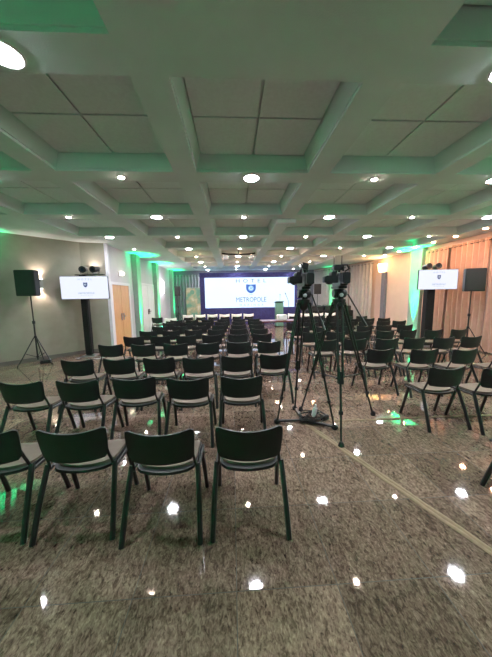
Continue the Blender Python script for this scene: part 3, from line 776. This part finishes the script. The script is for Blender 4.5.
cam_tripod((*A, 1.66), [(.57, 3.31), (1.28, 3.09), (.91, 3.70)], 'black tripod with floor spreader under the left video camera', 'floor', (.16, -.22, 1.40))
video_camera((*A, 1.822), R(4), 'shoulder video camera with a hooded top light on the left tripod', 'hood')
cam_tripod((*Bc, 1.66), [(.99, 3.66), (1.20, 2.70), (1.97, 3.43)], 'black tripod with raised spreader under the right video camera', 'mid', (.19, -.22, 1.44))
video_camera((*Bc, 1.822), R(-3), 'shoulder video camera with two antennas on the right tripod', 'antenna')

# cables and adapter at the foot of the left tripod
rc = random.Random(5)
b = MB()
pts = []
for i in range(130):
    a = i * .42; r = .10 + .045 * math.sin(i * .37) + rc.uniform(-.02, .02)
    pts.append((r * 1.25 * math.cos(a), r * math.sin(a), .012 + .075 * abs(math.sin(i * .053 + .3)) + rc.uniform(0, .012)))
b.tube(pts, .006, 6)
o = b.build('cable_coil', 'cable', None, True, (1.06, 3.34, 0), .3); tag(o, 'black coiled cable heap on the floor under the left tripod', 'cable')
b = MB(); b.box((0, 0, .07), (.055, .05, .14), Matrix.Rotation(R(12), 3, 'Y').to_quaternion(), .012); b.lathe([(.012, .13), (.012, .17), (.006, .175)], (.015, 0, .0), 10)
o = b.build('power_adapter', 'white_plastic', None, False, (1.09, 3.33, .06)); tag(o, 'white power adapter standing in the black cable heap', 'adapter')
b = MB(); b.box((0, 0, .035), (.11, .07, .07), bev=.01)
o = b.build('power_adapter', 'black_plastic', None, False, (1.24, 3.35, .0), .5); tag(o, 'small black box on the floor right of the cable heap', 'adapter')
# floor tape
def tape(name, p, q, w, label):
    p, q = Vector(p), Vector(q); d = (q - p); L_ = d.length; n = int(L_ / .12); 
    b = MB()
    ctr = .004
    for s in (-1, 1):     # two overlapping runs of tape over a flat cable
        def f(u, v, s=s): return (u * L_, s * w * .24 + (v - .5) * w * .52 + .004 * math.sin(u * 40 + s), .0035 + .005 * math.sin(v * PI) + .0015 * math.sin(u * 90 + 3 * v))
        b.sheet(f, n, 4, .002)
    o = b.build(name, 'tape', None, True, (p.x, p.y, .0005), math.atan2(d.y, d.x)); return tag(o, label, 'tape')
tape('floor_tape', (.93, 3.30), (1.95, .80), .072, 'beige tape strip running diagonally over the granite from the tripods')
tape('floor_tape', (1.30, 3.30), (6.9, 3.27), .04, 'beige tape strip crossing the floor under the right block of chairs')

# small things on the ceiling and by the left wall
t = thing('ceiling_fixture', 'small white box fixed under the beam right of centre', 'fixture', (1.22, 5.94, ZC), 0)
b = MB(); b.box((0, 0, -.05), (.42, .12, .07), bev=.01); b.build('case', 'white_plastic', t)
b = MB(); b.box((0, 0, -.012), (.2, .06, .024)); b.build('bracket', 'grey_metal', t)
t = thing('light_bar', 'dark ceiling bar with two white spots before the big screen', 'spotlight', (.27, 9.9, ZC), 0)
b = MB(); b.tube([(-.62, 0, -.10), (-.4, 0, -.13), (0, 0, -.15), (.4, 0, -.13), (.62, 0, -.10)], .03, 8); b.tube([(0, 0, -.14), (0, 0, 0)], .02); b.build('bar', 'black_metal', t, True)
for s in (-1, 1):
    b = MB(); b.lathe([(.05, .08), (.09, .06), (.11, -.06), (.10, -.07), (.01, -.07)], (s * .48, 0, -.24), 16); b.build('spot_head', 'white_plastic', t, True)

# power cables lying round the tower foot
b = MB(); b.tube([(.3 * math.cos(i * .5) * (1 + .01 * i), .16 * math.sin(i * .5), .012 + .004 * (i % 3)) for i in range(40)], .007, 6)
o = b.build('cable_coil', 'grey_metal', None, True, (-4.1, 7.50, 0)); tag(o, 'pale cable loops on the floor at the left screen tower', 'cable')
b = MB(); b.box((0, 0, .04), (.26, .2, .08), bev=.02); o = b.build('stage_box', 'black_plastic', None, False, (-5.05, 7.12, 0), .6); tag(o, 'small black box on the floor under the left speaker stand', 'box')

# ------------------------------------------------------------------ camera, world, view
cam = bpy.data.cameras.new('camera'); co = bpy.data.objects.new('camera', cam); COL.objects.link(co); SC.camera = co
cam.sensor_fit = 'VERTICAL'; cam.sensor_height = 36; cam.lens = 260 * 36 / 657; cam.clip_start = .05; cam.clip_end = 200
yaw, pitch, roll = .051, .1262, -.015
co.location = (0, 0, 1.72)
co.matrix_world = Matrix.Translation((0, 0, 1.72)) @ Matrix.Rotation(-yaw, 4, 'Z') @ Matrix.Rotation(PI / 2 - pitch, 4, 'X') @ Matrix.Rotation(roll, 4, 'Z')
w = bpy.data.worlds.new('world'); SC.world = w; w.use_nodes = True
w.node_tree.nodes['Background'].inputs[0].default_value = (.5, .6, .6, 1); w.node_tree.nodes['Background'].inputs[1].default_value = .02
vs = SC.view_settings; vs.view_transform = 'Standard'; vs.look = 'None'; vs.exposure = 2.8; vs.gamma = 1; vs.use_curve_mapping = False
SC.cycles.use_denoising = True
SC.cycles.max_bounces = 10; SC.cycles.diffuse_bounces = 6; SC.cycles.glossy_bounces = 4
SC.cycles.sample_clamp_indirect = 6
SC.cycles.caustics_reflective = False; SC.cycles.caustics_refractive = False
